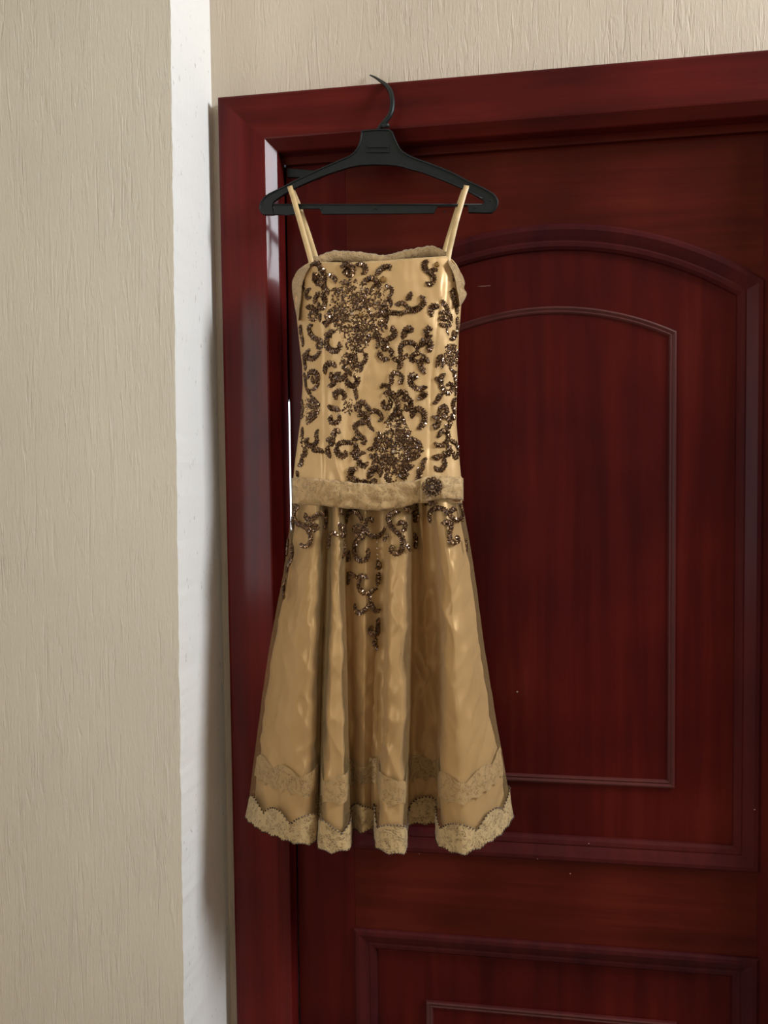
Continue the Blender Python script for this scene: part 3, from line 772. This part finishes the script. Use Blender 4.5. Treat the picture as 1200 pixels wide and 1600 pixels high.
# --- beadwork
DRESS_BVH = [bodice_bvh, skirt_bvh]
def on_dress(u, v, which):
    d = (FWD + RIGHT * ((u - 600.0) / F) + UP * ((800.0 - v) / F)).normalized()
    h = DRESS_BVH[which].ray_cast(CAM, d)
    if h[0] is None:
        for du in (3, -3, 6, -6, 10, -10):
            d = (FWD + RIGHT * ((u + du - 600.0) / F) + UP * ((800.0 - v) / F)).normalized()
            h = DRESS_BVH[which].ray_cast(CAM, d)
            if h[0] is not None: break
    if h[0] is None: return None, None
    n = h[1]
    if n.dot(d) > 0: n = -n
    return h[0], n
PX = 1.46 / F                                     # metres per photo pixel at the dress
def scroll(pts, r, which, name='bead_scroll', taper=True):
    """one beaded scroll: an oblique rope of faceted bugle beads along a traced line"""
    A = np.array(pts, float)
    L = float(np.sum(np.linalg.norm(np.diff(A, axis=0), axis=1))); n = max(6, int(L / 1.35))
    q = smooth_pts(pts, n); C, N = [], []
    for u, v in q:
        p, nn = on_dress(u, v, which)
        if p is None: continue
        C.append(p); N.append(nn)
    if len(C) < 4: return
    # no sudden jumps over a fold: keep each step close to the last
    runs = [[0]]
    for i in range(1, len(C)):
        if (C[i] - C[i - 1]).length > 0.008: runs.append([i])
        else: runs[-1].append(i)
    ns = 7; R = 1.16 * r * PX; total = len(C)
    for run in runs:
        if len(run) < 3: continue
        V, Fc = [], []; base = 0; m = len(run)
        for k, i in enumerate(run):
            a, b = C[run[max(0, k - 1)]], C[run[min(m - 1, k + 1)]]
            t = (b - a).normalized(); nn = N[i]; s = t.cross(nn)
            s = s.normalized() if s.length > 1e-6 else Vector((1, 0, 0)); w = s.cross(t).normalized()
            if w.dot(nn) < 0: w = -w
            e = i / (total - 1)
            f = 0.90 + 0.25 * math.sin(math.pi * min(1, 0.18 + e * 0.9)) if taper else 1.0
            f *= (1.18 if k % 2 == 0 else 0.80)
            if k in (0, m - 1): f *= 0.55
            for a_ in range(ns):
                an = 2 * math.pi * (a_ + 0.5 * (k % 2)) / ns
                jit = 1 + 0.34 * (random.random() - 0.5)
                V.append(C[i] + w * (R * 0.38) + s * (R * f * jit * math.cos(an)) + w * (R * 0.66 * f * jit * math.sin(an)) + t * (0.45 * R * math.cos(an)))
        for k in range(m - 1):
            for a_ in range(ns):
                b0_ = base + k * ns; Fc.append((b0_ + a_, b0_ + (a_ + 1) % ns, b0_ + ns + (a_ + 1) % ns, b0_ + ns + a_))
        Fc.append(tuple(base + a_ for a_ in range(ns))); Fc.append(tuple(base + (m - 1) * ns + a_ for a_ in range(ns)))
        mesh_obj(name, V, Fc, M_bead, (bodice, overlay)[which], smooth=False)
def ring(cx, cy, rr, w, which):
    return scroll([(cx + rr * math.cos(a), cy + rr * math.sin(a)) for a in np.linspace(0.4, 2 * math.pi + 0.2, 14)], w, which, taper=False)
ico = bmesh.new(); bmesh.ops.create_icosphere(ico, subdivisions=1, radius=1.0); ICO_V = [v.co.copy() for v in ico.verts]; ICO_F = [tuple(v.index for v in f.verts) for f in ico.faces]; ico.free()
def gem(u, v, r, which, mat=None):
    p, n = on_dress(u, v, which)
    if p is None: return
    R = r * PX
    return mesh_obj('gem', [p + n * (R * 0.5) + Vector((c.x, c.y * 0.8, c.z)) * R for c in ICO_V], ICO_F, mat or M_gem, (bodice, overlay)[which], smooth=False)
def inside(poly, x, y):
    c = False; n = len(poly)
    for i in range(n):
        x1, y1 = poly[i]; x2, y2 = poly[i - 1]
        if (y1 > y) != (y2 > y) and x < (x2 - x1) * (y - y1) / (y2 - y1) + x1: c = not c
    return c
def seeds(poly, count, which, rmin=0.9, rmax=1.9):
    """a dense patch of tiny sewn-on seed beads"""
    V, Fc = [], []; xs = [p[0] for p in poly]; ys = [p[1] for p in poly]; k = 0; tries = 0
    while k < count and tries < count * 8:
        tries += 1
        u, v = random.uniform(min(xs), max(xs)), random.uniform(min(ys), max(ys))
        if not inside(poly, u, v): continue
        p, n = on_dress(u, v, which)
        if p is None: continue
        k += 1; R = random.uniform(rmin, rmax) * PX; b = len(V); rot = Matrix.Rotation(random.random() * 6.28, 3, 'Y')
        sx, sz = random.choice(((1, 1), (1.7, 0.8), (1, 1)))
        V += [p + n * (R * 0.45) + rot @ Vector((c.x * R * sx, c.y * R * 0.9, c.z * R * sz)) for c in ICO_V]
        Fc += [tuple(b + i for i in f) for f in ICO_F]
    o = mesh_obj('seed_beads', V, Fc, M_bead, (bodice, overlay)[which], smooth=False); tag(o, 'dense patch of tiny bronze seed beads', kind='stuff')

BOD = [
 ([(487,417),(493,412),(499,415),(503,422),(506,428),(508,436),(508,445),(510,452),(515,459)],3.6), ([(513,430),(519,432),(524,437),(526,442)],3.2),
 ([(490,431),(496,437),(503,443),(508,449)],5.4), ([(485,450),(480,458),(481,466),(487,463)],3.0),
 ([(494,474),(494,466),(499,460),(505,462),(509,470),(507,479),(500,482),(497,474)],3.6), ([(474,432),(475,445),(477,455)],2.2),
 ([(536,420),(540,415),(547,417),(551,424),(548,430),(541,427),(538,421)],4.6), ([(557,416),(563,414),(570,418),(571,425),(567,430)],3.6),
 ([(480,482),(487,480),(494,485),(498,490)],3.4), ([(500,490),(501,503)],2.6), ([(505,507),(512,505),(514,498),(509,495)],4.2),
 ([(488,506),(484,512),(486,521),(492,528),(500,531),(505,533)],3.4), ([(483,545),(481,552),(483,559),(490,560),(497,555),(501,548)],3.3),
 ([(470,508),(472,522),(474,532),(475,541)],3.0), ([(476,552),(477,562),(478,570),(479,578)],3.2),
 ([(522,515),(515,522),(512,530),(512,540),(518,547),(526,548),(531,543),(529,536)],3.8), ([(508,524),(514,522),(519,527)],2.8),
 ([(511,583),(509,576),(512,570),(519,568),(526,572)],3.8), ([(516,584),(521,592),(521,600),(514,605)],3.6),
 ([(535,574),(541,577),(546,582),(550,586)],3.0), ([(538,558),(544,555),(547,562),(541,568),(537,563)],3.0), ([(567,553),(572,556),(570,565),(562,570),(557,575)],3.0),
 ([(550,552),(556,560),(555,568)],3.0), ([(560,573),(565,575),(564,582)],2.8), ([(546,566),(552,572),(553,579)],2.8),
 ([(590,432),(593,424),(599,419),(607,417),(612,421)],3.8), ([(570,441),(578,436),(586,438),(591,445),(594,452)],3.6), ([(602,448),(610,449),(613,456),(610,462),(606,463)],2.5),
 ([(604,468),(611,471),(612,480)],2.6), ([(667,407),(663,414),(665,422),(671,427),(677,432),(677,440),(672,445),(665,444)],3.7), ([(676,425),(681,420)],3.6),
 ([(640,457),(640,464),(637,470)],3.6), ([(618,478),(626,474),(633,476),(638,482)],3.0), ([(638,483),(648,485),(656,481),(661,474),(661,467),(656,466)],3.8),
 ([(600,492),(612,489),(624,490),(636,487),(645,486)],3.2), ([(684,477),(676,480),(673,487),(676,493)],3.8),
 ([(586,496),(597,491),(605,498),(602,508),(606,513)],2.8), ([(611,511),(616,520),(613,527),(606,530),(598,532)],3.6), ([(584,518),(590,526),(591,536),(590,544)],3.0),
 ([(596,536),(603,538),(601,545),(595,543)],3.6), ([(606,545),(612,550),(612,558)],3.0), ([(590,550),(594,556),(600,561),(608,560)],3.4), ([(614,564),(622,562),(626,568),(624,578)],3.8),
 ([(631,530),(632,521),(637,513),(643,515),(641,521)],3.8), ([(674,512),(668,514),(666,520),(669,526),(673,523)],3.6),
 ([(626,552),(626,544),(629,538),(636,535),(645,536),(651,542),(655,548)],3.3), ([(627,548),(627,557),(633,558),(635,552)],2.9),
 ([(657,543),(661,535),(668,533),(672,539),(671,546),(666,546)],4.2), ([(655,551),(648,554),(643,559),(645,564),(652,562)],3.4), ([(658,556),(664,561),(670,565)],3.8), ([(656,560),(657,570),(660,578),(665,581)],3.7),
 ([(609,603),(612,596),(612,588),(617,583),(625,585),(628,591),(626,598),(622,597)],3.0), ([(596,607),(599,602),(606,604),(611,608)],3.0),
 ([(601,617),(607,614),(615,617),(620,625),(622,633),(624,640)],3.8), ([(598,626),(600,635),(607,636),(610,629),(606,624)],3.4), ([(621,621),(625,614),(632,614),(634,621),(628,626)],3.6),
 ([(631,628),(637,624),(642,629),(641,636),(636,640),(631,634)],3.6), ([(616,640),(622,645),(626,640)],4.2),
 ([(649,594),(649,588),(644,587),(641,592),(643,600),(649,606),(657,608),(665,603)],3.5), ([(664,612),(659,619),(655,625)],4.6),
 ([(646,653),(645,645),(650,640),(657,641),(662,648),(663,656),(660,664),(654,671)],3.9), ([(609,656),(614,649),(623,648),(629,654),(633,662)],3.3),
 ([(575,636),(580,643),(586,642),(592,645),(597,652),(593,659)],3.0), ([(574,648),(575,658),(579,667),(585,672)],3.0),
 ([(483,592),(484,584),(490,581),(496,585),(497,593),(491,596),(488,589)],3.4), ([(498,598),(494,606),(487,610)],2.8), ([(476,583),(478,592),(479,603),(481,611)],2.6), ([(481,611),(487,613)],3.6),
 ([(481,625),(490,629),(499,636)],2.4), ([(485,619),(493,625),(501,634)],2.4), ([(480,632),(488,636),(496,637)],2.4), ([(500,640),(491,643),(482,647)],2.4), ([(499,644),(489,649),(479,656)],2.4), ([(496,650),(488,656),(480,664)],2.4), ([(473,625),(474,640),(472,655)],2.6),
 ([(530,581),(526,588),(531,592),(538,589),(540,582)],4.0), ([(540,593),(545,600),(552,603),(558,598),(559,592),(553,590)],3.7), ([(554,605),(557,615),(558,625)],2.8),
 ([(528,622),(524,616),(527,613),(534,612),(539,618),(538,625)],3.6), ([(513,637),(522,638),(532,640)],3.6), ([(516,650),(517,657),(523,661),(530,656),(530,649)],3.4),
 ([(558,632),(567,629),(573,635),(577,641)],3.3), ([(562,652),(566,647),(573,650),(572,657),(564,657)],3.9), ([(555,671),(556,664),(562,661),(572,661)],3.4), ([(555,670),(559,675),(564,677)],3.2),
 ([(532,674),(526,673),(522,678),(524,685)],3.8), ([(513,690),(515,686),(521,688),(519,694),(514,693)],3.4), ([(512,697),(513,705),(518,714)],3.6), ([(525,698),(527,706),(533,712),(540,711),(538,705)],3.8),
 ([(527,698),(533,692),(541,691),(552,692)],3.3), ([(553,689),(559,683),(567,684),(569,691),(565,694)],3.7), ([(554,693),(557,701),(563,708),(570,706)],3.3), ([(549,711),(554,707),(560,711),(556,716),(551,715)],3.4),
 ([(559,718),(563,725),(570,728),(573,722)],3.7), ([(554,730),(549,737),(549,746),(556,752),(565,754),(574,750)],4.6),
 ([(482,684),(479,690),(483,696),(490,696),(496,690),(495,680),(497,671)],3.3), ([(489,706),(496,703),(506,706)],3.6), ([(476,700),(478,709),(472,714)],3.6), ([(471,716),(472,724),(467,729)],3.4), ([(464,738),(468,743)],3.4), ([(473,668),(474,684)],2.6),
 ([(578,748),(579,738),(586,732),(593,735),(597,743)],4.3), ([(626,739),(636,732),(646,726)],3.8), ([(624,747),(631,744),(636,739)],4.2), ([(664,715),(661,727),(662,735)],3.0), ([(652,733),(656,741),(652,749)],3.8),
 ([(632,690),(645,693),(661,698)],2.6), ([(640,685),(650,688),(659,693)],2.6), ([(634,697),(646,699),(657,699)],2.4), ([(632,713),(646,710),(661,703)],2.6), ([(636,718),(647,716),(656,710)],2.6),
 ([(575,704),(584,699),(593,695)],2.8), ([(577,711),(585,716),(593,722)],2.8), ([(586,690),(590,697),(596,701)],3.0), ([(601,684),(606,690),(612,695)],3.2), ([(622,682),(621,690),(618,697)],3.2), ([(600,712),(598,722),(600,732)],3.2), ([(616,716),(617,728),(620,738)],3.2), ([(602,740),(606,748),(612,753)],3.4), ([(640,676),(632,683),(626,690)],3.2), ([(588,676),(596,681),(604,682)],3.0),
 ([(707,416),(708,427),(708,440)],2.2), ([(706,451),(707,460),(709,470),(712,480),(714,490)],3.4), ([(689,471),(694,476),(699,484),(701,492)],3.2), ([(688,490),(695,488),(702,492),(706,500)],3.0), ([(686,500),(694,497),(702,502)],2.8), ([(686,507),(695,509),(704,508)],2.6),
 ([(698,511),(698,518),(701,524)],1.7), ([(706,518),(709,526),(704,532)],3.4), ([(713,495),(714,510),(713,525)],2.8), ([(683,574),(684,562),(689,556),(690,568)],2.8),
 ([(693,583),(689,592),(689,602),(694,611),(701,613),(706,606),(703,600),(698,603)],3.4), ([(679,594),(684,593),(686,598)],3.2), ([(690,614),(685,622),(678,632)],3.1), ([(707,580),(710,590),(711,605),(711,618)],2.7), ([(710,621),(707,632),(709,642),(708,651)],3.2),
 ([(686,646),(688,638),(695,636),(698,643),(692,648)],3.2), ([(676,654),(682,653),(685,660),(682,667),(676,666)],3.7), ([(684,651),(692,650),(699,653),(703,660),(700,667),(695,665)],3.3), ([(704,652),(709,651)],3.8),
 ([(685,684),(688,676),(695,673),(700,680),(698,690),(693,693)],3.3), ([(678,694),(686,696),(694,696)],3.0), ([(697,698),(702,703),(699,710),(692,709)],4.0), ([(676,717),(684,714),(691,711)],3.8), ([(692,716),(695,725),(690,733),(683,734),(678,730)],3.3), ([(703,689),(710,692),(714,700),(714,710),(711,716),(708,712),(708,706)],2.9),
]
SKI = [
 ([(468,790),(463,796),(460,801)],3.3), ([(460,803),(462,812),(466,818),(474,821),(480,825),(485,834),(486,843),(483,851),(476,854),(470,851)],3.3), ([(477,803),(481,810),(488,811),(495,804),(501,802),(506,806)],3.2),
 ([(482,822),(489,819),(496,824),(490,829),(483,824)],2.5), ([(508,796),(508,808),(508,820),(505,825)],3.4), ([(459,806),(458,815),(459,825)],3.0), ([(456,850),(458,862),(456,874),(451,884),(448,895)],3.2), ([(451,842),(450,856),(449,868)],2.8), ([(446,905),(444,920),(445,935)],3.0),
 ([(514,858),(515,845),(516,836),(521,833),(528,836)],2.9), ([(528,820),(533,824),(538,829),(537,836),(531,837)],3.6), ([(530,797),(536,801)],3.6),
 ([(540,818),(541,806),(547,800),(556,799),(563,806),(567,815)],3.2), ([(583,815),(578,811),(572,814),(571,824),(574,833),(582,838),(592,837),(600,830),(604,822)],2.9),
 ([(553,830),(558,824),(566,825),(567,832),(560,836),(555,832)],3.6), ([(569,837),(560,843),(555,853),(555,863),(558,872),(566,876),(573,872),(575,864),(573,858)],3.5), ([(605,835),(601,846)],3.3),
 ([(641,796),(632,798)],4.4), ([(624,798),(612,803),(607,809),(609,817),(614,826),(624,836),(632,848),(639,856)],3.3), ([(622,822),(626,816),(632,819),(632,827),(626,830)],3.2), ([(628,838),(629,850),(627,860),(620,865),(613,862),(612,855),(616,853)],3.6), ([(648,834),(652,842),(650,852),(643,858),(636,857)],3.3),
 ([(645,808),(648,802),(654,805),(653,813),(647,814)],3.2), ([(651,789),(653,800)],2.6), ([(664,786),(674,787),(682,785)],3.0), ([(674,815),(672,807),(676,797),(685,794),(694,797),(700,803),(706,809),(714,813),(721,808)],3.3),
 ([(704,803),(706,796),(711,796)],3.6), ([(691,820),(699,816),(705,819),(699,823)],3.3), ([(705,822),(702,832),(702,842),(707,848),(714,846),(715,840),(711,841)],3.4), ([(716,786),(720,792),(722,802),(722,815)],2.6), ([(727,842),(728,852),(729,862)],2.2),
 ([(541,862),(546,870),(544,878)],3.6), ([(545,914),(545,905),(546,896),(553,899),(560,903)],2.9), ([(561,902),(568,900),(575,902)],3.2), ([(563,905),(561,915),(566,924),(573,927),(580,924),(588,918)],3.3),
 ([(588,878),(592,885),(587,890)],3.8), ([(590,895),(590,905),(590,915)],3.6), ([(578,930),(577,941)],2.2), ([(576,943),(572,951),(564,957),(557,955),(555,944)],3.3), ([(578,942),(582,950),(588,955),(592,951)],3.3),
 ([(579,978),(578,986),(583,991),(589,988),(590,978),(590,966)],3.6), ([(585,998),(585,1007),(589,1013)],3.6), ([(537,845),(538,858),(536,872)],3.0),
]
for pts, r in BOD: scroll(pts, r, 0)
for pts, r in SKI: scroll(pts, r, 1)
for cx, cy, rr, w in ((490, 494, 5.5, 3.0), (500, 540, 4.2, 2.5), (560, 638, 4.0, 2.6), (584, 754, 4.0, 2.6), (596, 505, 3.6, 2.2)): ring(cx, cy, rr, w, 0)
def arcs(poly, count, which):
    xs = [p[0] for p in poly]; ys = [p[1] for p in poly]; k = 0
    while k < count:
        u, v = random.uniform(min(xs), max(xs)), random.uniform(min(ys), max(ys))
        if not inside(poly, u, v): continue
        a = random.random() * 6.28; c = random.uniform(0.10, 0.26) * random.choice((-1, 1)); pts = [(u, v)]
        for _ in range(random.randint(4, 6)):
            pts.append((pts[-1][0] + 3.2 * math.cos(a), pts[-1][1] + 3.2 * math.sin(a))); a += c * 3
        scroll(pts, random.uniform(1.9, 2.6), which, taper=False); k += 1
CL1 = [(516,482),(522,462),(535,444),(547,440),(570,444),(590,457),(602,472),(604,492),(596,516),(583,524),(570,540),(557,552),(548,548),(532,520),(518,500)]
CL2 = [(585,692),(602,680),(622,674),(644,686),(654,700),(646,714),(632,724),(618,746),(606,748),(602,728),(586,718)]
arcs(CL1, 50, 0); arcs(CL2, 20, 0); arcs([(697,543),(711,539),(714,552),(713,570),(700,571),(694,560)], 7, 0)
seeds([(514,482),(520,460),(533,440),(547,436),(570,440),(592,455),(606,470),(608,492),(600,520),(585,528),(572,545),(557,558),(546,552),(530,520),(515,500)], 900, 0, 1.0, 2.2)
seeds([(536,553),(556,556),(566,572),(558,585),(540,583),(530,572)], 70, 0)
seeds([(582,690),(600,676),(622,670),(648,684),(660,700),(652,716),(636,726),(622,752),(606,755),(600,730),(582,722)], 620, 0, 1.0, 2.2)
seeds([(600,660),(615,650),(634,660),(644,676),(620,684),(602,676)], 180, 0, 1.0, 2.1)
seeds([(696,540),(711,536),(716,552),(715,572),(700,574),(692,560)], 190, 0, 1.0, 2.1)
seeds([(686,490),(698,486),(708,500),(705,510),(687,508)], 60, 0)
seeds([(480,620),(492,619),(501,634),(487,640),(500,640),(494,654),(480,664),(472,650),(474,632)], 150, 0, 0.8, 1.5)
seeds([(536,628),(550,622),(556,634),(548,648),(534,646)], 70, 0)
seeds([(473,675),(477,690),(474,700),(470,694),(470,680)], 24, 0)
seeds([(580,440),(612,446),(612,484),(600,492)], 90, 0, 0.8, 1.4)
for u, v, r, mt in ((599, 438, 6.0, M_gem), (683, 415, 5.0, M_gem), (659, 469, 3.4, M_gem), (502, 424, 3.0, M_pearl), (550, 491, 3.4, M_pearl), (547, 500, 2.6, M_pearl), (563, 493, 3.6, M_gem), (545, 533, 2.6, M_pearl), (550, 544, 3.0, M_pearl), (616, 706, 4.2, M_pearl),
                (588, 540, 2.6, M_pearl), (605, 539, 2.4, M_pearl), (657, 551, 2.6, M_pearl), (604, 618, 3.0, M_pearl), (626, 591, 2.8, M_pearl), (593, 646, 2.4, M_pearl), (578, 654, 2.8, M_pearl), (526, 616, 3.0, M_pearl), (530, 649, 2.8, M_pearl), (523, 659, 2.8, M_pearl), (567, 691, 2.6, M_pearl), (563, 708, 2.8, M_pearl), (554, 731, 2.8, M_pearl), (654, 737, 2.6, M_pearl), (532, 544, 2.6, M_pearl), (484, 612, 2.4, M_pearl), (497, 688, 2.6, M_pearl), (689, 471, 2.4, M_gem), (566, 453, 2.6, M_pearl), (536, 439, 2.2, M_pearl), (607, 463, 2.4, M_pearl)):
    gem(u, v, r, 0, mt)
for u, v, r in ((481, 809, 2.6), (479, 815, 2.4), (589, 857, 2.6), (589, 866, 2.2), (589, 847, 2.0), (590, 873, 2.0), (579, 924, 2.8), (611, 820, 2.4), (638, 855, 2.4), (542, 863, 2.2), (707, 809, 2.4), (594, 880, 2.4)):
    gem(u, v, r, 1, M_pearl)
# brooch: a rosette of beaded petals
bc = P(676, 761, Ym - 0.0575)
brooch = mesh_obj('brooch', [bc + Vector((0.0135 * math.cos(a) * f, h, 0.0135 * math.sin(a) * f)) for f, h in ((1, 0.003), (0.95, -0.001), (0.5, -0.003), (0.05, -0.0035)) for a in np.linspace(0, 2 * math.pi, 20, endpoint=False)], [f[::-1] for f in grid_faces(4, 20, True)], M_darkbronze, sash_e, smooth=False)
tag(brooch, 'dark bronze beaded rosette')
for k in range(9):
    a = 2 * math.pi * k / 9
    pts = []
    for b in np.linspace(0.2, 2 * math.pi + 0.1, 14):
        lx, lz = 0.0115 + 0.0052 * math.cos(b), 0.0040 * math.sin(b)
        pts.append(bc + Vector((lx * math.cos(a) - lz * math.sin(a), -0.004 - 0.001 * math.cos(b), lx * math.sin(a) + lz * math.cos(a))))
    V = []
    tube('petal', pts, [0.0019 if i % 2 else 0.0014 for i in range(14)], M_bead, brooch, 6, flat=True)
mesh_obj('gem', [bc + Vector((0, -0.005, 0)) + c * 0.0036 for c in ICO_V], ICO_F, M_pearl, brooch, smooth=False)

# chips of pale paint and dust on the door
M_chip = plain('pale_paint', (0.45, 0.30, 0.25), 0.7)
for u, v, w, h in ((808, 1081, 2.2, 1.6), (920, 1318, 1.6, 1.0), (840, 1342, 1.4, 1.1), (891, 1365, 1.5, 1.1), (732, 1330, 7.0, 0.5), (1179, 1265, 2.0, 0.9), (757, 447, 16.0, 0.45), (655, 1334, 1.2, 0.9)):
    c = P(u, v, Y_LEAF)
    hit = None
    for ch in door.children:
        if ch.type != 'MESH': continue
        ok, loc, nn, fi_ = ch.ray_cast(CAM, (c - CAM).normalized())
        if ok and (hit is None or (loc - CAM).length < (hit - CAM).length): hit = loc
    if hit is None: continue
    mesh_obj('paint_chip', [hit + Vector((k_.x * w * PX * 0.8, k_.y * 0.0006, k_.z * h * PX * 0.8)) for k_ in ICO_V], ICO_F, M_chip, door, smooth=False)
